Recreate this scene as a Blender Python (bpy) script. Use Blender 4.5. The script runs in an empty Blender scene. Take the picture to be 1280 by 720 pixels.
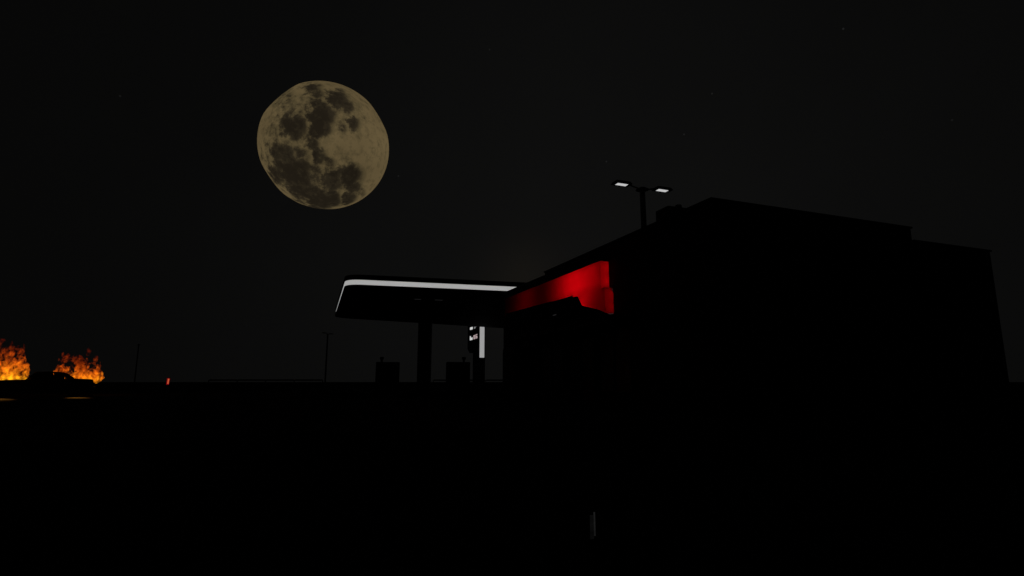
import bpy, bmesh, math, random
import numpy as np
from mathutils import Vector, Matrix, noise
R = math.radians
random.seed(4)
scene = bpy.context.scene
COL = scene.collection

# ------------------------------------------------------------------ camera
cam_d = bpy.data.cameras.new('camera')
cam_d.sensor_width = 36.0
cam_d.lens = 36.0 * 690 / 1280
cam_d.clip_end = 12000
cam = bpy.data.objects.new('camera', cam_d)
COL.objects.link(cam)
PITCH = math.atan(117.5 / 690)
cam.location = (0, 0, 0.85)
cam.rotation_euler = (R(90) + PITCH, 0, 0)
scene.camera = cam

# ------------------------------------------------------------------ view
scene.view_settings.view_transform = 'Standard'
scene.view_settings.look = 'None'
scene.view_settings.exposure = 0
scene.view_settings.gamma = 1
scene.cycles.max_bounces = 6
scene.cycles.transparent_max_bounces = 16
scene.cycles.volume_step_rate = 0.25
scene.cycles.volume_max_steps = 256

# ------------------------------------------------------------------ night sky
MOON_DIR = Vector((-233.3, 650.6, 289.9)).normalized()
w = bpy.data.worlds.new('World'); scene.world = w; w.use_nodes = True
nt = w.node_tree; nt.nodes.clear()
def N(t, ty, **kw):
    n = t.nodes.new(ty)
    for k, v in kw.items(): setattr(n, k, v)
    return n
def math_n(t, op, a, b=None, c=None, clamp=False):
    n = N(t, 'ShaderNodeMath', operation=op); n.use_clamp = clamp
    for i, v in enumerate((a, b, c)):
        if v is None: continue
        if isinstance(v, (int, float)): n.inputs[i].default_value = v
        else: t.links.new(v, n.inputs[i])
    return n.outputs[0]
def dotdir(t, src, d):
    n = N(t, 'ShaderNodeVectorMath', operation='DOT_PRODUCT')
    t.links.new(src, n.inputs[0]); n.inputs[1].default_value = d
    return n.outputs['Value']
tc = N(nt, 'ShaderNodeTexCoord').outputs['Generated']
glow = dotdir(nt, tc, Vector((0.16, 0.97, 0.16)).normalized())      # sky slightly brighter beyond the station
g = math_n(nt, 'MAXIMUM', glow, 0.0)
g = math_n(nt, 'POWER', g, 5.0)
nz = N(nt, 'ShaderNodeTexNoise'); nz.inputs['Scale'].default_value = 3.0; nz.inputs['Detail'].default_value = 4
nt.links.new(tc, nz.inputs['Vector'])
v = math_n(nt, 'MULTIPLY_ADD', g, 0.00255, 0.0020)
nf = math_n(nt, 'MULTIPLY_ADD', nz.outputs['Fac'], 0.3, 0.85)
v = math_n(nt, 'MULTIPLY', v, nf)
STARS = [((1054, 36), 1.9), ((890, 117), 1.5), ((855, 168), 1.6), ((758, 202), 1.5), ((498, 220), 1.3), ((612, 62), 0.9), ((150, 120), 0.9), ((1190, 150), 0.9)]
cp, sp = math.cos(PITCH), math.sin(PITCH)
STAR_DIRS = [(0.4773, 0.7214, 0.5017), (0.3234, 0.8271, 0.4597), (0.2875, 0.8665, 0.408), (0.1644, 0.9109, 0.3785),
             (-0.1977, 0.9143, 0.3534), (-0.0372, 0.8379, 0.5446), (-0.557, 0.7275, 0.4006), (0.6064, 0.7111, 0.3559)]
for (q, br), d in zip(STARS, STAR_DIRS):
    dd = dotdir(nt, tc, Vector(d).normalized())
    s = math_n(nt, 'SUBTRACT', dd, 1 - 0.5 * 0.0017 ** 2)
    s = math_n(nt, 'MULTIPLY', s, br * 0.006 / (0.5 * 0.0017 ** 2))
    s = math_n(nt, 'MAXIMUM', s, 0.0)
    v = math_n(nt, 'ADD', v, s)
gl = dotdir(nt, tc, Vector((0.022, 0.984, 0.185)).normalized())
gl = math_n(nt, 'POWER', math_n(nt, 'MAXIMUM', gl, 0.0), 420.0)
cmb = N(nt, 'ShaderNodeVectorMath', operation='SCALE')
cmb.inputs[0].default_value = (1.0, 1.0, 0.97)
nt.links.new(v, cmb.inputs['Scale'])
bg = N(nt, 'ShaderNodeBackground'); bg.inputs['Strength'].default_value = 1.0
gsc = N(nt, 'ShaderNodeVectorMath', operation='SCALE'); gsc.inputs[0].default_value = (.0028, .0021, .0012); nt.links.new(gl, gsc.inputs['Scale'])
gad = N(nt, 'ShaderNodeVectorMath', operation='ADD'); nt.links.new(cmb.outputs[0], gad.inputs[0]); nt.links.new(gsc.outputs[0], gad.inputs[1])
nt.links.new(gad.outputs[0], bg.inputs['Color'])
wo = N(nt, 'ShaderNodeOutputWorld'); nt.links.new(bg.outputs[0], wo.inputs['Surface'])

# faint moonlight
sd = bpy.data.lights.new('moonlight', 'SUN'); sd.energy = 0.004; sd.angle = R(0.5); sd.color = (1, 0.93, 0.8)
so = bpy.data.objects.new('moonlight', sd); COL.objects.link(so)
so.rotation_euler = (-MOON_DIR).to_track_quat('-Z', 'Y').to_euler()

# ------------------------------------------------------------------ materials
def mat(name, col, rough=0.85, spec=0.15, metal=0.0, var=0.25, scale=6.0, bump=0.0):
    m = bpy.data.materials.new(name); m.use_nodes = True
    t = m.node_tree; b = t.nodes['Principled BSDF']
    b.inputs['Roughness'].default_value = rough
    b.inputs['Specular IOR Level'].default_value = spec
    b.inputs['Metallic'].default_value = metal
    co = N(t, 'ShaderNodeTexCoord').outputs['Object']
    n = N(t, 'ShaderNodeTexNoise'); n.inputs['Scale'].default_value = scale; n.inputs['Detail'].default_value = 6
    t.links.new(co, n.inputs['Vector'])
    r = N(t, 'ShaderNodeValToRGB')
    r.color_ramp.elements[0].position = 0.3; r.color_ramp.elements[1].position = 0.7
    r.color_ramp.elements[0].color = tuple(c * (1 - var) for c in col) + (1,)
    r.color_ramp.elements[1].color = tuple(min(1, c * (1 + var)) for c in col) + (1,)
    t.links.new(n.outputs['Fac'], r.inputs['Fac']); t.links.new(r.outputs[0], b.inputs['Base Color'])
    if bump:
        bp = N(t, 'ShaderNodeBump'); bp.inputs['Strength'].default_value = bump
        t.links.new(n.outputs['Fac'], bp.inputs['Height']); t.links.new(bp.outputs[0], b.inputs['Normal'])
    return m
def lamp_mat(name, col, strength, var=0.04, scale=3.0):
    m = bpy.data.materials.new(name); m.use_nodes = True
    t = m.node_tree; t.nodes.clear()
    e = N(t, 'ShaderNodeEmission'); e.inputs['Color'].default_value = tuple(col) + (1,)
    co = N(t, 'ShaderNodeTexCoord').outputs['Object']
    n = N(t, 'ShaderNodeTexNoise'); n.inputs['Scale'].default_value = scale
    t.links.new(co, n.inputs['Vector'])
    t.links.new(math_n(t, 'MULTIPLY_ADD', n.outputs['Fac'], 2 * var * strength, strength * (1 - var)), e.inputs['Strength'])
    o = N(t, 'ShaderNodeOutputMaterial'); t.links.new(e.outputs[0], o.inputs['Surface'])
    return m
def diffuse_mat(name, col, scale=2.0, var=0.3):
    m = bpy.data.materials.new(name); m.use_nodes = True
    t = m.node_tree; t.nodes.clear()
    d = N(t, 'ShaderNodeBsdfDiffuse'); d.inputs['Roughness'].default_value = 0.6
    co = N(t, 'ShaderNodeTexCoord').outputs['Object']
    n = N(t, 'ShaderNodeTexNoise'); n.inputs['Scale'].default_value = scale; n.inputs['Detail'].default_value = 10
    t.links.new(co, n.inputs['Vector'])
    r = N(t, 'ShaderNodeValToRGB')
    r.color_ramp.elements[0].position = 0.3; r.color_ramp.elements[1].position = 0.7
    r.color_ramp.elements[0].color = tuple(c * (1 - var) for c in col) + (1,)
    r.color_ramp.elements[1].color = tuple(c * (1 + var) for c in col) + (1,)
    t.links.new(n.outputs['Fac'], r.inputs['Fac']); t.links.new(r.outputs[0], d.inputs['Color'])
    o = N(t, 'ShaderNodeOutputMaterial'); t.links.new(d.outputs[0], o.inputs['Surface'])
    return m
M = {
 'asphalt': diffuse_mat('asphalt', (0.03, 0.03, 0.03), 3.0),
 'slab': diffuse_mat('forecourt concrete', (0.045, 0.044, 0.042), 1.0),
 'kerb': mat('kerb concrete', (0.06, 0.06, 0.058), 0.95, 0.05),
 'wall': mat('dark painted render', (0.04, 0.04, 0.042), 0.95, 0.05, bump=0.1, scale=14),
 'trim': mat('black metal trim', (0.025, 0.025, 0.026), 0.7, 0.1),
 'roofing': mat('bitumen roofing', (0.03, 0.03, 0.03), 0.95, 0.05),
 'soffit': mat('dark canopy soffit', (0.03, 0.03, 0.03), 0.9, 0.05),
 'glass': mat('dark unlit glass', (0.012, 0.013, 0.014), 0.25, 0.2),
 'steel': mat('dark galvanised steel', (0.05, 0.05, 0.05), 0.7, 0.15, 0.3),
 'pump': mat('pump casing', (0.04, 0.04, 0.042), 0.7, 0.15),
 'rubber': mat('black rubber', (0.02, 0.02, 0.02), 0.95, 0.05),
 'awning': mat('black awning metal', (0.02, 0.02, 0.021), 0.9, 0.05),
 'burnt': mat('scorched car paint', (0.018, 0.017, 0.016), 0.75, 0.12, 0.0, 0.5, 5.0),
 'rim': mat('sooty wheel rim', (0.08, 0.08, 0.08), 0.5, 0.3, 0.5),
 'chrome': mat('tarnished chrome', (0.12, 0.12, 0.12), 0.4, 0.3, 0.8),
 'strip': lamp_mat('white light strip', (1, 1, 0.99), 0.365, 0.03),
 'pylon_strip': lamp_mat('white pylon strip', (1, 1, 1), 0.33, 0.05),
 'lens': lamp_mat('white lamp lens', (1, 1, 1), 0.54, 0.08, 6),
 'digit': lamp_mat('white price digits', (1, 1, 1), 0.62, 0.1),
 'digit_pink': lamp_mat('pinkish price digits', (1, 0.78, 0.79), 0.42, 0.1),
 'digit_dim': lamp_mat('dim price digits', (1, 1, 1), 0.22, 0.1),
 'faint': lamp_mat('painted faint glint', (1, 1, 1), 0.012, 0.2),
 'faint2': lamp_mat('painted sliver sheen', (1, 1, 1), 0.009, 0.8, 22),
 'faint3': lamp_mat('dimmer painted sliver sheen', (1, 1, 1), 0.0028, 0.8, 22),
 'off_lens': mat('unlit lamp lens', (0.06, 0.06, 0.06), 0.6, 0.1),
 'red_glow': lamp_mat('red marker lens', (1.0, 0.005, 0.03), 0.16, 0.2),
 'red_core': lamp_mat('orange marker core', (1.0, 0.17, 0.06), 0.50, 0.1),
 'tail': mat('red tail lamp plastic', (0.25, 0.01, 0.01), 0.3, 0.5),
 'head': mat('clear headlamp lens', (0.2, 0.2, 0.2), 0.3, 0.5),
 'box_in': mat('white inside of light box', (0.5, 0.5, 0.5), 0.9, 0.05),
}
# translucent red acrylic of the fascia light box
m = bpy.data.materials.new('red acrylic'); m.use_nodes = True; t = m.node_tree; t.nodes.clear()
tr = N(t, 'ShaderNodeBsdfTranslucent'); df = N(t, 'ShaderNodeBsdfDiffuse')
co = N(t, 'ShaderNodeTexCoord').outputs['Object']
n = N(t, 'ShaderNodeTexNoise'); n.inputs['Scale'].default_value = 2.5; n.inputs['Detail'].default_value = 5
t.links.new(co, n.inputs['Vector'])
r = N(t, 'ShaderNodeValToRGB')
r.color_ramp.elements[0].color = (0.52, 0.0, 0.002, 1); r.color_ramp.elements[1].color = (0.62, 0.001, 0.005, 1)
t.links.new(n.outputs['Fac'], r.inputs['Fac']); t.links.new(r.outputs[0], tr.inputs['Color'])
df.inputs['Color'].default_value = (0.06, 0.001, 0.002, 1)
ad = N(t, 'ShaderNodeAddShader'); t.links.new(tr.outputs[0], ad.inputs[0]); t.links.new(df.outputs[0], ad.inputs[1])
o = N(t, 'ShaderNodeOutputMaterial'); t.links.new(ad.outputs[0], o.inputs['Surface'])
M['acrylic'] = m
# clear car glass
m = bpy.data.materials.new('sooty car glass'); m.use_nodes = True; t = m.node_tree; t.nodes.clear()
tp = N(t, 'ShaderNodeBsdfTransparent'); tp.inputs['Color'].default_value = (0.22, 0.19, 0.18, 1)
o = N(t, 'ShaderNodeOutputMaterial')
co = N(t, 'ShaderNodeTexCoord').outputs['Object']
n = N(t, 'ShaderNodeTexNoise'); n.inputs['Scale'].default_value = 3.0; t.links.new(co, n.inputs['Vector'])
df = N(t, 'ShaderNodeBsdfDiffuse'); df.inputs['Color'].default_value = (0.01, 0.01, 0.01, 1)
mx = N(t, 'ShaderNodeMixShader'); t.links.new(math_n(t, 'MULTIPLY', n.outputs['Fac'], 0.7), mx.inputs[0])
t.links.new(tp.outputs[0], mx.inputs[1]); t.links.new(df.outputs[0], mx.inputs[2]); t.links.new(mx.outputs[0], o.inputs['Surface'])
M['car_glass'] = m

# ------------------------------------------------------------------ mesh helpers
def new_obj(name, me, material, parent=None):
    me.name = name
    o = bpy.data.objects.new(name, me); COL.objects.link(o)
    if material is not None: me.materials.append(material)
    if parent is not None: o.parent = parent
    return o
def obj(name, bm, material, parent=None, bevel=0.0, smooth=False):
    if bevel:
        bmesh.ops.bevel(bm, geom=list(bm.edges), offset=bevel, segments=2, profile=0.6, affect='EDGES', clamp_overlap=True)
    bmesh.ops.recalc_face_normals(bm, faces=bm.faces)
    me = bpy.data.meshes.new(name); bm.to_mesh(me); bm.free()
    if smooth:
        for p in me.polygons: p.use_smooth = True
    return new_obj(name, me, material, parent)
def box(bm, x0, x1, y0, y1, z0, z1):
    vs = [bm.verts.new(p) for p in ((x0, y0, z0), (x1, y0, z0), (x1, y1, z0), (x0, y1, z0), (x0, y0, z1), (x1, y0, z1), (x1, y1, z1), (x0, y1, z1))]
    for f in ((0, 3, 2, 1), (4, 5, 6, 7), (0, 1, 5, 4), (1, 2, 6, 5), (2, 3, 7, 6), (3, 0, 4, 7)): bm.faces.new([vs[i] for i in f])
def bx(*a):
    bm = bmesh.new(); box(bm, *a); return bm
def prism(pts, lo, hi, axis='z', bm=None, top=None):
    """closed outline swept along an axis; top = outline at the far end if it differs"""
    bm = bm or bmesh.new(); top = top or pts
    def P(a, b, c):
        return {'z': (a, b, c), 'y': (a, c, b), 'x': (c, a, b)}[axis]
    A = [bm.verts.new(P(a, b, lo)) for a, b in pts]; B = [bm.verts.new(P(a, b, hi)) for a, b in top]
    bm.faces.new(A); bm.faces.new(B[::-1])
    for i in range(len(pts)):
        j = (i + 1) % len(pts); bm.faces.new((A[i], A[j], B[j], B[i]))
    return bm
def cyl(bm, p0, p1, r0, r1=None, n=16):
    r1 = r0 if r1 is None else r1
    p0, p1 = Vector(p0), Vector(p1); d = (p1 - p0); L = d.length
    q = d.to_track_quat('Z', 'Y').to_matrix().to_4x4()
    A, B = [], []
    for i in range(n):
        a = 2 * math.pi * i / n; c = Vector((math.cos(a), math.sin(a), 0))
        A.append(bm.verts.new(p0 + q @ (c * r0))); B.append(bm.verts.new(p1 + q @ (c * r1)))
    bm.faces.new(A[::-1]); bm.faces.new(B)
    for i in range(n):
        j = (i + 1) % n; bm.faces.new((A[i], A[j], B[j], B[i]))
def cy(*a, **k):
    bm = bmesh.new(); cyl(bm, *a, **k); return bm
def tube(pts, r, n=8):
    bm = bmesh.new()
    for a, b in zip(pts[:-1], pts[1:]): cyl(bm, a, b, r, n=n)
    return bm
def thing(name, label, cat, loc=(0, 0, 0), rz=0.0, group=None):
    o = bpy.data.objects.new(name, None); COL.objects.link(o); o.empty_display_size = 0.3
    o.location = loc; o.rotation_euler = (0, 0, rz)
    return tag(o, label, cat, group)
def tag(o, label, cat, group=None):
    o['label'] = label; o['category'] = cat
    if group: o['group'] = group
    return o
def struct(o):
    o['kind'] = 'structure'; return o
def dup(root, loc, rz, label):
    def cpy(o, par):
        c = o.copy(); COL.objects.link(c)
        if par is not None: c.parent = par
        for ch in o.children: cpy(ch, c)
        return c
    kids = list(root.children)
    r = root.copy(); COL.objects.link(r)
    for ch in kids:
        c = ch.copy(); COL.objects.link(c); c.parent = r
        for gch in ch.children:
            d = gch.copy(); COL.objects.link(d); d.parent = c
    r.location = loc; r.rotation_euler = (0, 0, rz); r['label'] = label
    return r

# ------------------------------------------------------------------ ground
bm = bmesh.new()
vs = [bm.verts.new(p) for p in ((-4000, -1500, 0), (4000, -1500, 0), (4000, 5000, 0), (-4000, 5000, 0))]
bm.faces.new(vs)
struct(obj('ground', bm, M['asphalt']))

YAW = math.atan2(0.36, 0.933)          # building axes: x along V (to the right and away), y along U (away)
BL = Vector((5.12, 13.6, 0))           # its near corner

# forecourt slab, 4 mm above the asphalt
fc = obj('forecourt', bx(-24, 14, -1, 38, 0.004, 0.008), M['slab']); struct(fc)
fc.location = BL; fc.rotation_euler = (0, 0, YAW)

# ------------------------------------------------------------------ moon
md = 4000.0; mr = md * 0.1056
bm = bmesh.new(); bmesh.ops.create_uvsphere(bm, u_segments=64, v_segments=40, radius=1.0)
for v_ in bm.verts:      # the disc is not quite round: flattened across its lower-right diagonal and at a few chords
    d_ = Vector((.68, 0, -.73)); v_.co -= d_ * v_.co.dot(d_) * .012
    for ang, lim in ((137, .950), (36, .985), (216, .985)):
        e_ = Vector((math.cos(R(ang)), 0, math.sin(R(ang)))); k_ = v_.co.dot(e_) - lim
        if k_ > -.03: v_.co -= e_ * (k_ + .03) * .45
mo = obj('moon', bm, None, smooth=True)
tag(mo, 'large full yellow-brown moon with dark maria in the night sky', 'moon')
mo.location = MOON_DIR * md + Vector(cam.location)
# local -Y faces the viewer, x to the right, z up
yq = MOON_DIR; xr = yq.cross(Vector((0, 0, 1))).normalized(); zu = xr.cross(yq).normalized()
mo.rotation_euler = Matrix((xr, yq, zu)).transposed().to_euler()
mo.scale = (mr * 0.985, mr, mr * 0.985)
m = bpy.data.materials.new('moon surface'); m.use_nodes = True; t = m.node_tree; t.nodes.clear()
co = N(t, 'ShaderNodeTexCoord').outputs['Object']
nz = N(t, 'ShaderNodeTexNoise'); nz.inputs['Scale'].default_value = 4.5; nz.inputs['Detail'].default_value = 8; nz.inputs['Roughness'].default_value = 0.66
t.links.new(co, nz.inputs['Vector'])
sb = N(t, 'ShaderNodeVectorMath', operation='SUBTRACT'); t.links.new(nz.outputs['Color'], sb.inputs[0]); sb.inputs[1].default_value = (0.5, 0.5, 0.5)
sc = N(t, 'ShaderNodeVectorMath', operation='SCALE'); t.links.new(sb.outputs[0], sc.inputs[0]); sc.inputs['Scale'].default_value = 0.34
av = N(t, 'ShaderNodeVectorMath', operation='ADD'); t.links.new(co, av.inputs[0]); t.links.new(sc.outputs[0], av.inputs[1])
# maria: x, z on the visible disc, radius, depth
MARIA = [(-.45, .24, .21, 1.0), (-.10, .44, .22, 1.0), (-.08, .26, .17, 1.0), (.13, .69, .18, .9), (.27, .62, .13, .75), (-.20, .79, .14, .75), (-.26, .75, .1, .5),
         (.37, .39, .12, .75), (.2, .3, .1, .5), (-.62, .5, .09, .45), (-.20, .02, .13, .8), (-.08, -.14, .14, .75), (.03, -.2, .11, .6), (-.60, -.22, .27, .85),
         (-.42, -.42, .3, 1.0), (-.62, -.48, .2, .8), (-.30, -.66, .25, .95), (-.05, -.80, .25, 1.0), (.12, -.74, .19, .95), (.10, -.45, .25, .75), (-.16, -.4, .18, .6),
         (.36, -.38, .20, 1.0), (.22, -.33, .14, .8), (.43, -.55, .14, .85), (.38, -.72, .13, .85), (.56, -.6, .08, .5), (-.35, -.18, .16, .6), (-.60, .62, .20, .42), (.0, -.58, .3, .6), (-.75, .1, .14, .35), (-.3, .32, .42, .34), (.2, .5, .36, .3)]
acc = None
sx = N(t, 'ShaderNodeSeparateXYZ'); t.links.new(av.outputs[0], sx.inputs[0])
for a, b, rr, dep in MARIA:
    dx = math_n(t, 'SUBTRACT', sx.outputs[0], a); dz = math_n(t, 'SUBTRACT', sx.outputs[2], b)
    d2 = math_n(t, 'ADD', math_n(t, 'MULTIPLY', dx, dx), math_n(t, 'MULTIPLY', dz, dz))
    d = math_n(t, 'SQRT', d2)
    k = math_n(t, 'MULTIPLY_ADD', d, -1.35 / rr, 1.35 * 1.22, clamp=True)
    k = math_n(t, 'MULTIPLY', k, dep)
    acc = k if acc is None else math_n(t, 'MAXIMUM', acc, k)
n2 = N(t, 'ShaderNodeTexNoise'); n2.inputs['Scale'].default_value = 9; n2.inputs['Detail'].default_value = 10; n2.inputs['Roughness'].default_value = 0.7
t.links.new(co, n2.inputs['Vector'])
f1 = math_n(t, 'MULTIPLY_ADD', n2.outputs['Fac'], 2.1, -1.02)
f = math_n(t, 'ADD', acc, f1, clamp=True)
n3 = N(t, 'ShaderNodeTexNoise'); n3.inputs['Scale'].default_value = 1.6; n3.inputs['Detail'].default_value = 3
t.links.new(co, n3.inputs['Vector'])
r = N(t, 'ShaderNodeValToRGB'); cr = r.color_ramp
cr.elements[0].position = 0.0; cr.elements[0].color = (0.128, 0.093, 0.043, 1)
cr.elements[1].position = 1.0; cr.elements[1].color = (0.0175, 0.0133, 0.0082, 1)
e = cr.elements.new(0.30); e.color = (0.088, 0.066, 0.031, 1)
e = cr.elements.new(0.65); e.color = (0.030, 0.023, 0.013, 1)
t.links.new(f, r.inputs['Fac'])
em = N(t, 'ShaderNodeEmission'); t.links.new(r.outputs[0], em.inputs['Color'])
t.links.new(math_n(t, 'MULTIPLY_ADD', n3.outputs['Fac'], 0.6, 0.53), em.inputs['Strength'])
o = N(t, 'ShaderNodeOutputMaterial'); t.links.new(em.outputs[0], o.inputs['Surface'])
mo.data.materials.append(m)

# ------------------------------------------------------------------ station shop
shop = thing('station_shop', 'black flat-roofed station shop with a raised parapet, filling the right side', 'building', BL, YAW)
def in_shop(name, bm, m, parent=shop, **k): return obj(name, bm, m, parent, **k)
in_shop('wall', prism([(0, 0), (11.34, 0), (11.34, 15.4), (0, 15.4)], 0.02, 4.90), M['wall'])
# low parapet ring of the long body and the taller block at the near corner
bm = bmesh.new()
for a in ((7.56, 11.34, 0, .25, 5.07), (11.09, 11.34, .25, 15.15, 5.07), (.25, 11.34, 15.15, 15.4, 5.07), (0, .25, 10.3, 15.4, 5.31)): box(bm, a[0], a[1], a[2], a[3], 4.90, a[4])
in_shop('parapet', bm, M['wall'])
bm = bmesh.new()
for a in ((7.6, 11.38, -.04, .29, 5.07), (11.05, 11.38, .29, 15.11, 5.07), (.29, 11.38, 15.11, 15.44, 5.07), (-.04, .29, 10.34, 15.44, 5.31)): box(bm, a[0], a[1], a[2], a[3], a[4], a[4] + .05)
in_shop('coping', bm, M['trim'])
bm = bmesh.new()
for a in ((0, 7.56, 0, .25), (7.31, 7.56, .25, 10.05), (0, 7.56, 10.05, 10.298), (0, .25, .25, 10.05)): box(bm, a[0], a[1], a[2], a[3], 4.902, 5.47)
in_shop('parapet', bm, M['wall'])
bm = bmesh.new()
for a in ((-.04, 7.6, -.04, .29), (7.27, 7.6, .29, 10.01), (-.04, 7.6, 10.01, 10.34), (-.04, .29, .29, 10.01)): box(bm, a[0], a[1], a[2], a[3], 5.47, 5.52)
in_shop('coping', bm, M['trim'])
in_shop('roof', bx(.27, 11.07, .27, 15.1, 4.904, 4.93), M['roofing'])
# shop front on the left face (x = 0), glazing bays and the door
for y0, y1 in ((3.9, 5.8), (8.6, 10.6), (10.9, 12.9)):
    f = bmesh.new()
    for a in ((y0 - .06, y0, .5, 2.66), (y1, y1 + .06, .5, 2.66), (y0, y1, .5, .56), (y0, y1, 2.6, 2.66), ((y0 + y1) / 2 - .03, (y0 + y1) / 2 + .03, .56, 2.6)): box(f, -.06, -.003, a[0], a[1], a[2], a[3])
    wn = in_shop('window', f, M['trim'])
    obj('pane', bx(-.03, -.012, y0, y1, .56, 2.6), M['glass'], wn)
f = bmesh.new()
for a in ((6.1, 6.18, .03, 2.5), (8.12, 8.2, .03, 2.5), (6.18, 8.12, 2.42, 2.5), (7.12, 7.18, .03, 2.42)): box(f, -.07, -.003, *a)
dr = in_shop('door', f, M['trim'])
obj('pane', bx(-.03, -.012, 6.18, 8.12, .04, 2.42), M['glass'], dr)
for yy in (7.02, 7.28): obj('handle', cy((-.11, yy, .9), (-.11, yy, 1.4), .015, n=8), M['steel'], dr)
# near face: back door, downpipe
bd = in_shop('door', bx(8.6, 9.6, -.05, -.003, .03, 2.15), M['trim'])
obj('handle', bx(8.68, 8.80, -.11, -.052, 1.02, 1.05), M['steel'], bd)
in_shop('drainpipe', cy((7.8, -.1, .03), (7.8, -.1, 4.85), .05), M['trim'])

# red fascia light box, hung on the left face (x from -0.342 to 0)
fas = thing('fascia_sign', 'long red lit fascia box running along the shop front under the parapet', 'sign', BL, YAW)
W = -.342
def quad(pts):
    b = bmesh.new(); b.faces.new([b.verts.new(p) for p in pts]); return b
SL = 4.84
S0, S1, ZB, ZT, ZL, S2 = 5.08, 14.3, 4.0, 4.88, 3.05, 7.1
obj('front_panel', quad([(W, S0, ZB), (W, S1, ZB), (W, S1, ZT), (W, S0, ZT)]), M['acrylic'], fas)
obj('end_panel', quad([(W, S0, ZB - .06), (-.004, S0, ZB - .06), (-.004, S0, ZT), (W, S0, ZT)]), M['acrylic'], fas)
obj('lower_front_panel', quad([(W, SL, ZL), (W, S2, ZL), (W, S2, ZB), (W, S0, ZB), (W, S0, ZB - .061), (W, SL, ZB - .061)]), M['acrylic'], fas)
obj('lower_end_panel', quad([(W, SL, ZL - .03), (W + .08, SL, ZL + .02), (-.004, SL, ZL + .05), (-.004, SL, 3.76), (-.10, SL, ZB - .061), (W, SL, ZB - .061)]), M['acrylic'], fas)
obj('shoulder_panel', quad([(W, SL, ZB - .061), (-.004, SL, ZB - .061), (-.004, S0, ZB - .061), (W, S0, ZB - .061)]), M['acrylic'], fas)
bm = bmesh.new()
box(bm, W + .003, -.003, S0 + .003, S1, ZT, ZT + .03); box(bm, W + .003, -.003, S2 + .021, S1, ZB - .034, ZB - .001)
box(bm, W, -.003, S1, S1 + .03, ZB - .03, ZT + .03); box(bm, W + .01, -.003, SL + .01, S2 + .02, ZL - .03, ZL - .002)
box(bm, W + .003, -.003, S2 + .002, S2 + .02, ZL - .001, ZB - .036)
obj('housing', bm, M['trim'], fas)
bm = bmesh.new(); box(bm, -.022, -.006, S0 + .02, S1 - .01, ZB, ZT - .004); box(bm, -.022, -.006, SL + .02, S2 - .01, ZL + .01, ZB - .07)
obj('back_plate', bm, M['box_in'], fas)
def led(y, z, wts, x=-.10):
    l = bpy.data.lights.new('sign_lamp', 'POINT'); l.energy = wts; l.color = (1, .9, .85); l.shadow_soft_size = .05
    o = bpy.data.objects.new('sign_lamp', l); COL.objects.link(o); o.parent = fas; o.location = (x, y, z)
    o['kind'] = 'structure'
def prof(s):
    return 1.0 * math.exp(-((s - 6.9) / 1.25) ** 2) + .075 * math.exp(-((s - 11.6) / 1.0) ** 2) + .17 * math.exp(-((s - 5.2) / .6) ** 2) + .003
s = 5.25
while s < 14.1:
    for z in (4.22, 4.66): led(s, z, .88 * prof(s))
    s += .36
for s in (4.95, 5.3, 5.65, 6.0, 6.35, 6.8):
    for z in (3.3, 3.7): led(s, z, {4.95: .08, 5.3: .03, 5.65: .08, 6.0: .24, 6.35: .5, 6.8: .75}[s])

# entrance awning, in front of the wall and under the fascia
aw = thing('entrance_awning', 'black entrance awning with a stepped end standing out below the red fascia', 'awning', BL, YAW)
prof_pts = [(3.55, 2.80), (3.62, 2.90), (4.29, 3.12), (5.23, 3.34), (5.52, 3.69), (7.87, 3.80), (12.3, 3.88), (12.3, 2.80)]
obj('sign_board', prism(prof_pts, -1.04, -.98, 'x'), M['awning'], aw)
obj('roof', bx(-.977, -.36, 3.6, 12.3, 2.72, 2.79), M['awning'], aw)
obj('fascia_board', bx(-1.03, -.98, 3.6, 12.3, 2.62, 2.797), M['trim'], aw)
for yy in (4.2, 8.2, 12.1):
    obj('bracket', prism([(-.355, 2.2), (-.355, 2.715), (-.95, 2.715)], yy, yy + .05, 'y'), M['steel'], aw)
# tie the awning back to the wall under the light box
obj('wall_plate', bx(-.358, -.004, 3.6, 12.3, 2.70, 2.90), M['awning'], aw)
dl = thing('awning_glint', 'tiny faint grey painted glint under the black entrance awning', 'lamp', BL + Matrix.Rotation(YAW, 3, 'Z') @ Vector((-1.095, 7.1, 3.22)), YAW)  # fitting added to carry a small glint, painted as a weak glow
obj('housing', bx(-.01, .04, -.2, .2, -.03, .05), M['trim'], dl, bevel=.006)
obj('lens', bx(-.02, -.012, -.16, .12, -.005, .03), M['faint'], dl)

# tall cabinet against the far end of the shop front
cb = thing('ice_cabinet', 'tall dark cabinet against the far end of the shop front wall', 'cabinet', BL + Matrix.Rotation(YAW, 3, 'Z') @ Vector((-.33, 13.1, 0)), YAW)
obj('body', bx(-.28, .29, -.75, .75, .09, 2.38), M['pump'], cb, bevel=.02)
for s in (-1, 1):
    d = obj('door', bx(-.295, -.282, min(0.01 * s, .72 * s), max(0.01 * s, .72 * s), .2, 2.25), M['trim'], cb)
    obj('handle', bx(-.37, -.297, min(.06 * s, .11 * s), max(.06 * s, .11 * s), 1.0, 1.4), M['steel'], d)
obj('base', bx(-.26, .25, -.7, .7, .012, .09), M['rubber'], cb)

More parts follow.
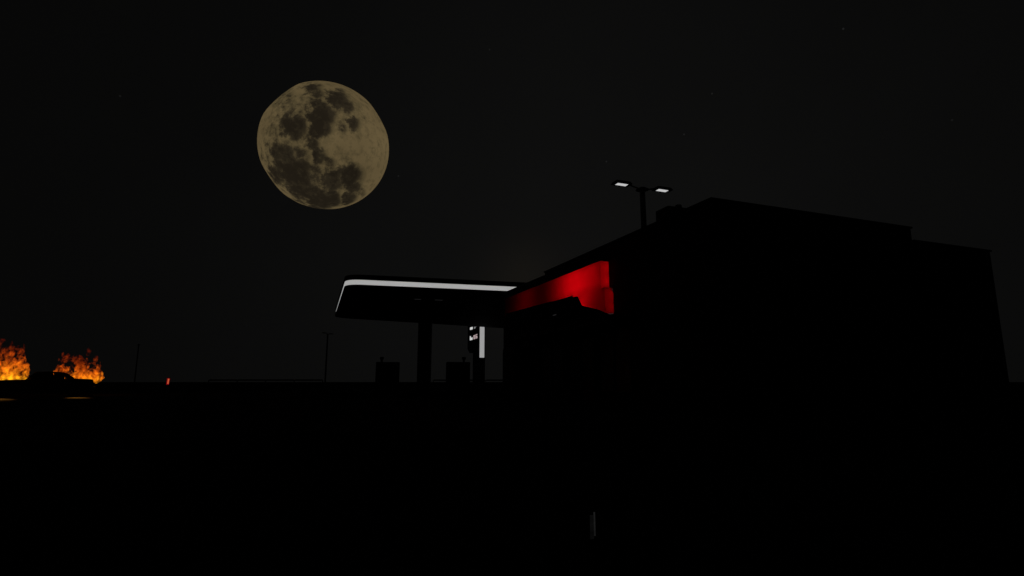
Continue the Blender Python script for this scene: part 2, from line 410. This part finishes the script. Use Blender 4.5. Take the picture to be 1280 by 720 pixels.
# rooftop plant unit
ac = thing('rooftop_unit', 'low black ventilation unit on the shop roof beside the raised corner', 'ventilation unit', (5.05, 17.15, 4.93), YAW)
obj('casing', bx(0, .95, 0, .70, 0.08, 1.56), M['steel'], ac, bevel=.05)
obj('casing', bx(.955, 3.4, .04, .66, 0.08, 1.45), M['steel'], ac, bevel=.09)
obj('base', bx(.1, 3.3, .06, .62, 0, .08), M['trim'], ac)
obj('fan_cowl', cy((.56, .2, 1.56), (.56, .2, 1.68), .12, .10, n=16), M['trim'], ac)
obj('fan_cowl', cy((.30, .35, 1.56), (.30, .35, 1.60), .22, .18, n=24), M['trim'], ac)
obj('grille', bx(.3, 1.5, -.02, -.002, .3, 1.2), M['trim'], ac)

# ------------------------------------------------------------------ canopy over the pumps
can = thing('pump_canopy', 'big black flat canopy over the pumps with a white light strip round its edge', 'canopy')
def rounded(corners, rad, n=8):
    out = []
    k = len(corners)
    for i in range(k):
        p, a, b = Vector(corners[i]), Vector(corners[i - 1]), Vector(corners[(i + 1) % k])
        if not rad[i]: out.append(tuple(p)); continue
        da, db = (a - p).normalized(), (b - p).normalized()
        p0, p2 = p + da * rad[i], p + db * rad[i]
        for j in range(n + 1):
            u = j / n; q = p0 * (1 - u) ** 2 + p * 2 * u * (1 - u) + p2 * u * u; out.append(tuple(q))
    return out
nl, nr = Vector((-9.04, 29.45)), Vector((-.33, 31.77)); dn = (nr - nl).normalized()
fl, fr = Vector((-14.36, 44.4)), Vector((-.85, 53.3)); dfr = (fr - fl).normalized()
nr2, fr2 = nl + dn * 14.0, fl + dfr * 17.5
CORN = [tuple(nl), tuple(nr2), tuple(fr2), tuple(fl)]
outl = rounded(CORN, [.95, 0, 0, 1.3])
def inset(pts, d):
    c = sum((Vector(p) for p in pts), Vector((0, 0))) / len(pts); out = []
    k = len(pts)
    for i in range(k):
        a, p, b = Vector(pts[i - 1]), Vector(pts[i]), Vector(pts[(i + 1) % k])
        t1, t2 = (p - a).normalized(), (b - p).normalized()
        n1, n2 = Vector((-t1.y, t1.x)), Vector((-t2.y, t2.x)); nn = (n1 + n2).normalized()
        out.append(tuple(p + nn * d / max(.4, nn.dot(n1))))
    return out
obj('deck', prism(inset(outl, .06), 6.0, 6.60), M['soffit'], can)
obj('fascia', prism(outl, 6.36, 6.64), M['trim'], can)
obj('fascia', prism(outl, 5.98, 6.088), M['trim'], can)
obj('light_strip', prism(inset(rounded([CORN[0], CORN[1], CORN[2], (CORN[3][0] + .045, CORN[3][1])], [.95, 0, 0, 1.3]), .012), 6.09, 6.358), M['strip'], can)
for cx, cyy in ((-6.03, 38.3), (1.9, 41.5)):
    c = obj('column', bx(cx - .43, cx + .43, cyy - .35, cyy + .35, 0.02, 5.98), M['pump'], can, bevel=.03)
    obj('base_plate', bx(cx - .5, cx + .5, cyy - .42, cyy + .42, 0.012, .12), M['steel'], c)
CY = math.atan2(dn.y, dn.x)
for i, (x, y, dd) in enumerate(((-5.85, 34.11, .34), (-4.62, 34.45, .40))):
    dl = thing('canopy_downlight', ['faint grey canopy downlight, the left of the two above the thick column', 'faint grey canopy downlight, the right of the two above the thick column'][i],
               'lamp', (x, y, 5.98), CY, 'downlights under the pump canopy')
    obj('frame', bx(-.3, .3, -.25, .25, -.03, -.001), M['trim'], dl)
    obj('lens', bx(-.24, -.24 + dd * 1.2, -.06, .06, -.042, -.032), M['faint'], dl)  # downlight is unlit; the glint on it is painted as a weak glow

# ------------------------------------------------------------------ pumps on their islands
def make_pump(label, loc, rz, knob):
    isl = obj('pump_island', prism(rounded([(-1.6, -.75), (1.6, -.75), (1.6, .75), (-1.6, .75)], [.5] * 4, 5), 0.012, .15), M['kerb'])
    tag(isl, 'raised kerb under the ' + label.split(',')[0].replace('black ', ''), 'kerb island', 'islands under the fuel pumps')
    isl.location = loc; isl.rotation_euler = (0, 0, rz)
    t = thing('fuel_pump', label, 'fuel pump', (loc[0], loc[1], .15), rz, 'fuel pumps under the canopy')
    obj('body', bx(-.76, .76, -.30, .30, 0.06, 2.0), M['pump'], t, bevel=.025)
    obj('base', bx(-.70, .70, -.26, .26, 0.0, .06), M['steel'], t)
    for sy in (-1, 1):
        y0, y1 = sorted((.302 * sy, .32 * sy))
        d = obj('display_panel', bx(-.5, .5, y0, y1, 1.45, 1.88), M['trim'], t)
        y0, y1 = sorted((.322 * sy, .33 * sy))
        obj('screen', bx(-.32, .32, y0, y1, 1.56, 1.80), M['glass'], d)
        for k, px in enumerate((-.45, 0, .45)):
            y0, y1 = sorted((.302 * sy, .40 * sy))
            nzl = obj('nozzle', bx(px - .05, px + .05, y0, y1, .95, 1.25), M['rubber'], t, bevel=.012)
            obj('hose', tube([(px, .38 * sy, .95), (px + .03, .46 * sy, .6), (px + .1, .44 * sy, .35), (px + .17, .36 * sy, .5), (px + .17, .31 * sy, .9)], .02), M['rubber'], nzl)
    kn = obj('hose_mast', cy((knob, 0, 2.0), (knob, 0, 2.30), .07, .07), M['steel'], t)
    bmk = bx(knob - .12, knob + .12, -.10, .10, 2.17, 2.34); obj('mast_head', bmk, M['steel'], kn, bevel=.03)
    return t
make_pump('black fuel pump left of the thick canopy column, square silhouette', (-8.25, 37.0, 0), CY, -.40)
make_pump('black fuel pump right of the thick canopy column, beside the price sign', (-3.58, 37.0, 0), CY, .38)

# ------------------------------------------------------------------ price pylon
# x along V (its thin end faces the camera), y along U
py = thing('price_pylon', 'tall black fuel price pylon with a vertical white strip and small lit digits', 'sign', (-3.10, 58.0, 0), YAW)
obj('post', bx(-.72, .30, 0, 1.0, 0.02, 3.95), M['trim'], py, bevel=.02)
obj('sign_box', prism([(0, 3.30), (1.0, 3.30), (1.0, 4.0), (3.3, 4.0), (4.0, 4.5), (4.0, 8.0), (0, 8.0)], -.42, .30, 'x'), M['pump'], py)
obj('light_strip', bx(-.30, .20, -.04, -.003, 3.36, 7.3), M['pylon_strip'], py)
def plate(y0, y1, z0, z1, m, nm='price_digit'):
    return obj(nm, bx(-.46, -.423, y0, y1, z0, z1), m, py)
def segs(y0, z0, wd, h, on, m):
    b = bmesh.new(); th = h * .17
    yr, yl = y0, y0 + wd     # reader's right is towards the near edge (smaller y)
    S = {'a': (yr, yl, z0 + h - th, z0 + h), 'g': (yr, yl, z0 + h / 2 - th / 2, z0 + h / 2 + th / 2), 'd': (yr, yl, z0, z0 + th),
         'b': (yr, yr + wd * .3, z0 + h / 2, z0 + h), 'c': (yr, yr + wd * .3, z0, z0 + h / 2), 'f': (yl - wd * .3, yl, z0 + h / 2, z0 + h), 'e': (yl - wd * .3, yl, z0, z0 + h / 2)}
    for i, k in enumerate(on):
        q = S[k]; box(b, -.46 - .001 * i, -.423, *q)
    return obj('price_digit', b, m, py)
plate(2.15, 3.05, 6.50, 6.76, M['digit'], 'price_plate')
segs(1.15, 6.52, .5, .28, 'gcd', M['digit_dim']); segs(.4, 6.54, .5, .28, 'fgb', M['digit_dim'])
bm = bmesh.new(); box(bm, -.46, -.423, 2.15, 2.80, 5.36, 5.62); box(bm, -.461, -.423, 2.80, 3.05, 5.36, 5.80); obj('price_plate', bm, M['digit'], py)
segs(1.2, 5.38, .5, .42, 'abcdefg'.replace('g', ''), M['digit_pink']); segs(.45, 5.40, .5, .44, 'acdefg', M['digit_pink'])

# ------------------------------------------------------------------ rail fences at the far side of the forecourt
def rail_fence(x0, x1, Y, label):
    t = thing('rail_fence', label, 'fence', (x0, Y, 0), 0, 'low rail fences on the horizon')
    L = x1 - x0; n = max(1, round(L / 3.0)); st = L / n
    for i in range(n + 1): obj('post', bx(i * st - .04, i * st + .04, -.04, .04, 0.01, 1.08), M['steel'], t)
    for i in range(n): obj('rail', bx(i * st + .07, (i + 1) * st - .07, -.03, .03, .98, 1.13), M['steel'], t)
rail_fence(-32.5, -20.3, 60, 'low black rail fence on the horizon left of the small far lamp post')
rail_fence(-9.0, 3.0, 64, 'low black rail fence on the horizon behind the fuel pumps and pylon')

# ------------------------------------------------------------------ twin-headed lamp posts
def make_lamp(label, loc, rz, lens, h=12.75):
    t = thing('lamp_post', label, 'lamp post', loc, rz, 'twin-headed lamp posts')
    bm = bmesh.new(); cyl(bm, (0, 0, .3), (0, 0, h - .06), .20, .165, n=12)
    obj('pole', bm, M['steel'], t)
    obj('base', cy((0, 0, 0.012), (0, 0, .3), .32, .30, n=12), M['kerb'], t)
    obj('hub', cy((0, 0, h - .06), (0, 0, h + .08), .42, .2, n=16), M['steel'], t)
    for s in (-1, 1):
        a = obj('arm', tube([(s * .3, 0, h + .0), (s * .75, 0, h + .10), (s * .95, 0, h + .16)], .045), M['steel'], t)
        x0, x1 = sorted((s * .90, s * 2.1))
        hd = obj('lamp_head', prism([(x0, -.31), (x1, -.31), (x1, .31), (x0, .31)], h + .10, h + .26, 'z', top=[(x0 + .12, -.25), (x1 - .12, -.25), (x1 - .12, .25), (x0 + .12, .25)]), M['trim'], t)
        x0, x1 = sorted((s * 1.13, s * 1.85))
        obj('lens', bx(x0, x1, -.16, .16, h + .082, h + .098), lens, hd)
    return t
lp = make_lamp('tall lamp post with two glowing white heads above the shop roof', (8.15, 33.0, 0), YAW, M['lens'])
lf = make_lamp('far unlit lamp post, thin and dark, on the horizon between moon and canopy', (-46.4, 139.0, 0), R(75), M['off_lens'])
dup(lf, (-122.0, 181.0, 0), R(124), 'farthest unlit lamp post, thin dark line right of the burning car')

# ------------------------------------------------------------------ red marker beyond the forecourt
rm = thing('marker_light', 'small upright red glowing marker on the horizon right of the burning car', 'marker', (-55.35, 90, 0), R(30))
rm.rotation_euler = (0, R(4), R(20))
obj('post', cy((0, 0, 0.0), (0, 0, .36), .06), M['steel'], rm)
obj('base', cy((0, 0, 0.012), (0, 0, .06), .22, .2), M['rubber'], rm)
obj('housing', bx(-.24, .24, -.08, .08, .36, 1.52), M['trim'], rm, bevel=.03)
ln = obj('lens', bx(-.20, .20, -.10, -.083, .42, 1.45), M['red_glow'], rm)
obj('core', bx(-.07, .13, -.115, -.102, .56, 1.36), M['red_core'], ln)

# ------------------------------------------------------------------ tiny unidentified sliver in the foreground, its sheen painted as glow
fm = thing('ground_sliver', 'tiny dim grey upright sliver on the black ground in the foreground', 'marker', (.425, 3.12, 0), R(8))
obj('body', bx(-.018, .022, -.010, .02, 0.001, .185), M['trim'], fm, bevel=.004)
obj('face', bx(-.012, .008, -.016, -.0125, .03, .150), M['faint3'], fm)  # dim part of the sheen, put in as glow
obj('edge_sheen', bx(.0085, .0165, -.017, -.0125, .045, .165), M['faint2'], fm)  # brighter edge of the sheen, also put in as glow

# ------------------------------------------------------------------ burning car (x towards its rear, near side is -y)
CAR = Vector((-27.7, 33.0, 0)); CR = math.atan2(.643, .766)
car = thing('burning_car', 'black two-door car in silhouette with its bonnet and boot on fire', 'car', CAR, CR)
HW = .92; YC = HW
def arch(cx, r, z0, n=9):
    return [(cx - r * math.cos(math.pi * i / n), z0 + r * math.sin(math.pi * i / n)) for i in range(n + 1)]
def shell(prof_, hw_fn):
    """side outline swept across the car in slices so that the sides tuck in"""
    bm = bmesh.new(); ys = [-1, -.93, -.6, 0, .6, .93, 1]; rows = []
    for y in ys:
        e = 1 - .05 * max(0, abs(y) - .6) / .4
        cx = -.15
        rows.append([bm.verts.new((cx + (a - cx) * (1 - .02 * abs(y) ** 3), YC + y * hw_fn(b), .62 + (b - .62) * e)) for a, b in prof_])
    bm.faces.new(rows[0]); bm.faces.new(rows[-1][::-1])
    for r0, r1 in zip(rows[:-1], rows[1:]):
        for i in range(len(prof_)):
            j = (i + 1) % len(prof_); bm.faces.new((r0[i], r0[j], r1[j], r1[i]))
    bmesh.ops.triangulate(bm, faces=[f for f in bm.faces if len(f.verts) > 4])
    return bm
lower = [(-2.70, .42), (-2.66, .24)] + [(-2.08, .22)] + arch(-1.68, .38, .26) + [(-1.28, .22), (1.10, .22)] + arch(1.50, .38, .26) + [(1.90, .24), (2.38, .30), (2.46, .44), (2.50, .80), (2.44, .99), (2.30, 1.03),
         (1.62, 1.06), (1.3, 1.05), (-.70, 1.0), (-1.6, .97), (-2.45, .90), (-2.68, .80)]
obj('body', shell(lower, lambda z: HW - .10 * max(0, (z - .6) / .45) ** 2 - .05 * max(0, (.5 - z) / .3)), M['burnt'], car)
# roof skin and pillars leave the side windows open to see through
def slab(pts, th, w0, w1, nm, mtl):
    bm = bmesh.new()
    (xa, za), (xb, zb) = pts
    vs = [(xa, YC - w0, za), (xb, YC - w1, zb), (xb, YC + w1, zb), (xa, YC + w0, za)]
    A = [bm.verts.new(p) for p in vs]; B = [bm.verts.new((p[0], p[1], p[2] - th)) for p in vs]
    bm.faces.new(A); bm.faces.new(B[::-1])
    for i in range(4):
        j = (i + 1) % 4; bm.faces.new((A[i], A[j], B[j], B[i]))
    return obj(nm, bm, mtl, car)
bm = bmesh.new()
rp = [(-.42, 1.40), (-.30, 1.45), (.25, 1.475), (.75, 1.465), (1.02, 1.41)]
sh = bmesh.new(); rows = []
for y, dz in ((-.66, -.05), (-.58, -.01), (-.3, .0), (0, .005), (.3, 0), (.58, -.01), (.66, -.05)):
    rows.append(([sh.verts.new((a, YC + y, b + dz)) for a, b in rp], [sh.verts.new((a, YC + y * .98, b + dz - .05)) for a, b in rp]))
for (a0, b0), (a1, b1) in zip(rows[:-1], rows[1:]):
    for i in range(len(rp) - 1):
        sh.faces.new((a0[i], a0[i + 1], a1[i + 1], a1[i])); sh.faces.new((b0[i], b1[i], b1[i + 1], b0[i + 1]))
    sh.faces.new((a0[0], a1[0], b1[0], b0[0])); sh.faces.new((a0[-1], b0[-1], b1[-1], a1[-1]))
for k in (0, -1):
    a, b = rows[k]
    for i in range(len(rp) - 1): sh.faces.new((a[i], b[i], b[i + 1], a[i + 1]))
obj('roof', sh, M['burnt'], car)
for sy in (-1, 1):
    def strut(p, q, wd, th=.05):
        pil = bmesh.new()
        p, q = Vector(p), Vector(q)
        for a, b in ((0, 0),):
            A = [pil.verts.new(p + Vector((dx, dy, 0))) for dx, dy in ((-wd / 2, -th / 2), (wd / 2, -th / 2), (wd / 2, th / 2), (-wd / 2, th / 2))]
            B = [pil.verts.new(q + Vector((dx, dy, 0))) for dx, dy in ((-wd / 2, -th / 2), (wd / 2, -th / 2), (wd / 2, th / 2), (-wd / 2, th / 2))]
            pil.faces.new(A[::-1]); pil.faces.new(B)
            for i in range(4):
                j = (i + 1) % 4; pil.faces.new((A[i], A[j], B[j], B[i]))
        obj('pillar', pil, M['burnt'], car)
    yb, yt = YC + sy * .79, YC + sy * .635
    strut((-.72, yb, .98), (-.36, yt, 1.38), .07); strut((.80, yb, 1.02), (.70, yt, 1.42), .46)
    strut((1.38, yb, 1.02), (.96, yt, 1.38), .34)
    # side glass
    def sideglass(p4):
        b = bmesh.new(); vs = [Vector(p) for p in p4]
        A = [b.verts.new(v) for v in vs]; B = [b.verts.new(v + Vector((0, .008, 0))) for v in vs]
        b.faces.new(A); b.faces.new(B[::-1])
        for i in range(4):
            j = (i + 1) % 4; b.faces.new((A[i], A[j], B[j], B[i]))
        return obj('side_window', b, M['car_glass'], car)
    sideglass([(-.66, yb, 1.0), (.55, yb, 1.02), (.45, yt, 1.39), (-.31, yt, 1.37)])
    sideglass([(1.04, yb + .003, 1.03), (1.24, yb + .003, 1.03), (.94, yt + .003, 1.37), (.92, yt + .003, 1.38)])
slab([(-.76, 1.0), (-.38, 1.39)], .01, .74, .62, 'windscreen', M['car_glass'])
slab([(1.60, 1.05), (1.0, 1.41)], .012, .70, .60, 'rear_window', M['burnt'])
# seats seen through the glass
for sx_ in (-.05,):
    for sy in (-.38, .38):
        obj('seat', prism([(sx_, .7), (sx_ + .5, .72), (sx_ + .72, 1.32), (sx_ + .58, 1.34), (sx_ + .42, .9), (sx_, .88)], YC + sy - .25, YC + sy + .25, 'y'), M['rubber'], car, bevel=.02)
def wheel(x, y):
    s = -1 if y < YC else 1
    bm = bmesh.new(); segs_ = 28
    pr = [(.20, -.105), (.30, -.11), (.325, -.07), (.33, 0), (.325, .07), (.30, .11), (.20, .105)]
    rings = [[bm.verts.new((r_ * math.cos(2 * math.pi * i / segs_), w_, r_ * math.sin(2 * math.pi * i / segs_))) for i in range(segs_)] for r_, w_ in pr]
    rings.append(rings[0])
    for a, b in zip(rings[:-1], rings[1:]):
        for i in range(segs_):
            j = (i + 1) % segs_; bm.faces.new((a[i], a[j], b[j], b[i]))
    wh = thing_part('wheel', (x, y, .332), car)
    obj('tyre', bm, M['rubber'], wh)
    bm = bmesh.new(); cyl(bm, (0, s * .02, 0), (0, s * .05, 0), .198, n=24)
    for k in range(5):
        a = 2 * math.pi * k / 5
        cyl(bm, (0, s * .07, 0), (.17 * math.cos(a), s * .07, .17 * math.sin(a)), .022, n=6)
    cyl(bm, (0, s * .045, 0), (0, s * .10, 0), .05, .04, n=12)
    obj('rim', bm, M['rim'], wh)
def thing_part(name, loc, parent):
    o = bpy.data.objects.new(name, None); COL.objects.link(o); o.parent = parent; o.location = loc; return o
for x in (-1.68, 1.50):
    for y in (YC - .79, YC + .79): wheel(x, y)
obj('front_bumper', bx(-2.80, -2.64, YC - .84, YC + .84, .40, .56), M['chrome'], car, bevel=.03)
obj('rear_bumper', bx(2.44, 2.60, YC - .84, YC + .84, .42, .58), M['chrome'], car, bevel=.03)
for s in (-1, 1):
    obj('tail_light', bx(2.47, 2.53, YC + s * .60 - .2, YC + s * .60 + .2, .66, .80), M['tail'], car, bevel=.01)
    obj('headlight', cy((-2.70, YC + s * .58, .68), (-2.64, YC + s * .58, .68), .10, n=20), M['head'], car)
    d = obj('door', bx(-.62, .60, YC + s * .922 - .006, YC + s * .922 + .006, .36, .72), M['burnt'], car)
    y0, y1 = sorted((YC + s * .93, YC + s * .955))
    obj('handle', bx(.40, .54, y0, y1, .66, .69), M['chrome'], d)
    y0, y1 = sorted((YC + s * .80, YC + s * .98))
    obj('side_mirror', bx(-.50, -.42, y0, y1, 1.02, 1.14), M['burnt'], car, bevel=.02)

# ------------------------------------------------------------------ flames: ragged closed volumes that glow
def flame_material(name, seed, base_z, height, heat=0.0):
    m = bpy.data.materials.new(name); m.use_nodes = True; t = m.node_tree; t.nodes.clear()
    co = N(t, 'ShaderNodeTexCoord').outputs['Object']
    mp = N(t, 'ShaderNodeMapping'); mp.inputs['Location'].default_value = (seed, seed * .7, 0); mp.inputs['Scale'].default_value = (1, 1, .7)
    t.links.new(co, mp.inputs['Vector'])
    n = N(t, 'ShaderNodeTexNoise'); n.inputs['Scale'].default_value = 4.4; n.inputs['Detail'].default_value = 5; n.inputs['Roughness'].default_value = .65; n.inputs['Distortion'].default_value = .6
    t.links.new(mp.outputs[0], n.inputs['Vector'])
    sx = N(t, 'ShaderNodeSeparateXYZ'); t.links.new(co, sx.inputs[0])
    h = math_n(t, 'DIVIDE', math_n(t, 'SUBTRACT', sx.outputs[2], base_z), height)          # 0 at the seat of the fire, 1 at the tips
    hot = math_n(t, 'SUBTRACT', 1.0, h)
    hot = math_n(t, 'ADD', hot, math_n(t, 'MULTIPLY_ADD', n.outputs['Fac'], 2.2, -1.40 + heat), clamp=True)
    r = N(t, 'ShaderNodeValToRGB'); cr = r.color_ramp
    cr.elements[0].position = 0; cr.elements[0].color = (.30, .018, .002, 1)
    cr.elements[1].position = 1; cr.elements[1].color = (1.0, .42, .008, 1)
    e = cr.elements.new(.4); e.color = (.70, .085, .004, 1)
    e = cr.elements.new(.75); e.color = (1.0, .21, .006, 1)
    t.links.new(hot, r.inputs['Fac'])
    st = math_n(t, 'MULTIPLY', math_n(t, 'MULTIPLY_ADD', n.outputs['Fac'], 9.0, -4.15, clamp=True), math_n(t, 'MULTIPLY_ADD', hot, FL_A, FL_B))
    em = N(t, 'ShaderNodeEmission'); t.links.new(r.outputs[0], em.inputs['Color']); t.links.new(st, em.inputs['Strength'])
    ab = N(t, 'ShaderNodeVolumeAbsorption'); ab.inputs['Color'].default_value = (.1, .05, .02, 1); ab.inputs['Density'].default_value = 1.6
    ad = N(t, 'ShaderNodeAddShader'); t.links.new(em.outputs[0], ad.inputs[0]); t.links.new(ab.outputs[0], ad.inputs[1])
    o = N(t, 'ShaderNodeOutputMaterial'); t.links.new(ad.outputs[0], o.inputs['Volume'])
    m.cycles.volume_step_rate = 0.5
    return m
FL_A, FL_B = 3.9, 1.2
def voxel_flame(x0, x1, y0, y1, z0, z1, top_fn, seed, h=.05):
    nx, ny, nz_ = int((x1 - x0) / h), int((y1 - y0) / h), int((z1 - z0) / h)
    G = np.zeros((nx + 2, ny + 2, nz_ + 2), bool)
    for i in range(nx):
        x = x0 + (i + .5) * h
        T = top_fn(x)
        for j in range(ny):
            y = y0 + (j + .5) * h
            v_ = 1 - abs((y - (y0 + y1) / 2) / ((y1 - y0) / 2)) ** 2
            for k in range(nz_):
                z = z0 + (k + .5) * h
                u = (z - z0) / max(.05, T - z0)
                if z < z0 + (x - 2.75) * 1.3: continue
                if u > 1.25: break
                nn = noise.fractal(Vector((x * 1.9 + seed, y * 1.9, z * 1.15 - seed)), .9, 2.1, 4)
                n2_ = noise.noise(Vector((x * 5.5 + seed, y * 5.5, z * 3.2)))
                ex = min(x - x0, x1 - x) / .55
                f_ = .50 - .80 * u ** 1.4 + 1.0 * nn + .45 * n2_ - .55 * (1 - v_) - .8 * max(0, 1 - ex)
                if f_ > 0: G[i + 1, j + 1, k + 1] = True
    rs = random.Random(int(seed * 10))
    for q in range(16):          # loose licks of flame above the body of the fire
        x = rs.uniform(x0 + .3, x1 - .3); y = rs.uniform(y0 + .2, y1 - .2); z = top_fn(x) - .35 + abs(rs.gauss(0, .28)); ra = rs.uniform(.05, .13)
        for i in range(nx):
            for j in range(ny):
                for k in range(nz_):
                    X_, Y_, Z_ = x0 + (i + .5) * h - x, y0 + (j + .5) * h - y, (z0 + (k + .5) * h - z) * .6
                    if abs(X_) < .3 and abs(Y_) < .3 and math.sqrt(X_ * X_ + Y_ * Y_ + Z_ * Z_) < ra * (1 + noise.noise(Vector((X_, Y_, Z_)) * 9 + Vector((q, q, q)))): G[i + 1, j + 1, k + 1] = True
    verts, idx, faces = [], {}, []
    def vid(a, b, c):
        if (a, b, c) not in idx:
            idx[(a, b, c)] = len(verts); verts.append((x0 + (a - 1) * h, y0 + (b - 1) * h, z0 + (c - 1) * h))
        return idx[(a, b, c)]
    D = (((1, 0, 0), ((1, 0, 0), (1, 1, 0), (1, 1, 1), (1, 0, 1))), ((-1, 0, 0), ((0, 0, 0), (0, 0, 1), (0, 1, 1), (0, 1, 0))),
         ((0, 1, 0), ((0, 1, 0), (0, 1, 1), (1, 1, 1), (1, 1, 0))), ((0, -1, 0), ((0, 0, 0), (1, 0, 0), (1, 0, 1), (0, 0, 1))),
         ((0, 0, 1), ((0, 0, 1), (1, 0, 1), (1, 1, 1), (0, 1, 1))), ((0, 0, -1), ((0, 0, 0), (0, 1, 0), (1, 1, 0), (1, 0, 0))))
    for a, b, c in zip(*np.nonzero(G)):
        for (da, db, dc), q in D:
            if not G[a + da, b + db, c + dc]:
                faces.append([vid(a + p[0], b + p[1], c + p[2]) for p in q])
    V = np.array(verts, float)
    E_ = set()
    for f in faces:
        for i in range(4):
            p, q = f[i], f[(i + 1) % 4]; E_.add((min(p, q), max(p, q)))
    E_ = np.array(list(E_))
    for it in range(5):
        S = np.zeros_like(V); C_ = np.zeros(len(V))
        np.add.at(S, E_[:, 0], V[E_[:, 1]]); np.add.at(S, E_[:, 1], V[E_[:, 0]])
        np.add.at(C_, E_[:, 0], 1); np.add.at(C_, E_[:, 1], 1)
        V = V + (.55 if it % 2 == 0 else -.35) * (S / C_[:, None] - V)
    me = bpy.data.meshes.new('flames'); me.from_pydata(V.tolist(), [], faces); me.update()
    return me
def interp(tab):
    def f(x):
        for (a, b), (c, d) in zip(tab[:-1], tab[1:]):
            if a <= x <= c: return b + (d - b) * (x - a) / (c - a)
        return tab[0][1] if x < tab[0][0] else tab[-1][1]
    return f
topR = interp([(.3, 2.1), (.7, 2.25), (1.2, 2.45), (1.6, 2.55), (2.0, 2.35), (2.5, 2.2), (2.85, 2.05), (3.1, 1.5)])
me = voxel_flame(.3, 3.15, 0.60, 1.55, .75, 3.3, topR, 3.1)
fr_ = new_obj('flames', me, flame_material('rear fire', 3.3, .9, 1.9)); fr_.location = CAR; fr_.rotation_euler = (0, 0, CR)
tag(fr_, 'orange flames rising from the boot, at the right end of the burning car', 'fire', 'flames on the burning car')
topL = interp([(-3.4, 2.2), (-2.8, 3.2), (-2.2, 3.4), (-1.6, 2.9), (-1.0, 2.6), (-.8, 2.3), (-.6, 1.5)])
me = voxel_flame(-3.9, -.45, 0.45, 1.40, .80, 3.6, topL, 8.4)
ff_ = new_obj('flames', me, flame_material('front fire', 7.9, .95, 2.1, .16)); ff_.location = CAR; ff_.rotation_euler = (0, 0, CR)
tag(ff_, 'yellow and orange flames over the bonnet, cut by the left edge of the picture', 'fire', 'flames on the burning car')
# the light each fire throws down beside the car
def firelight(x, y, z, tx, ty, e, size=26):
    l = bpy.data.lights.new('firelight', 'SPOT'); l.energy = e; l.color = (1, .42, .06); l.spot_size = R(size); l.spot_blend = 1.0; l.shadow_soft_size = .12
    o = bpy.data.objects.new('firelight', l); COL.objects.link(o)
    Mx = Matrix.Rotation(CR, 3, 'Z')
    p = CAR + Mx @ Vector((x, y, z)); q = CAR + Mx @ Vector((tx, ty, 0))
    o.location = p; o.rotation_euler = (q - p).to_track_quat('-Z', 'Y').to_euler(); o['kind'] = 'structure'
firelight(1.5, .3, 1.55, 1.55, -4.7, 17000, 13)
firelight(-1.75, .3, 1.55, -1.6, -5.8, 26000, 13)
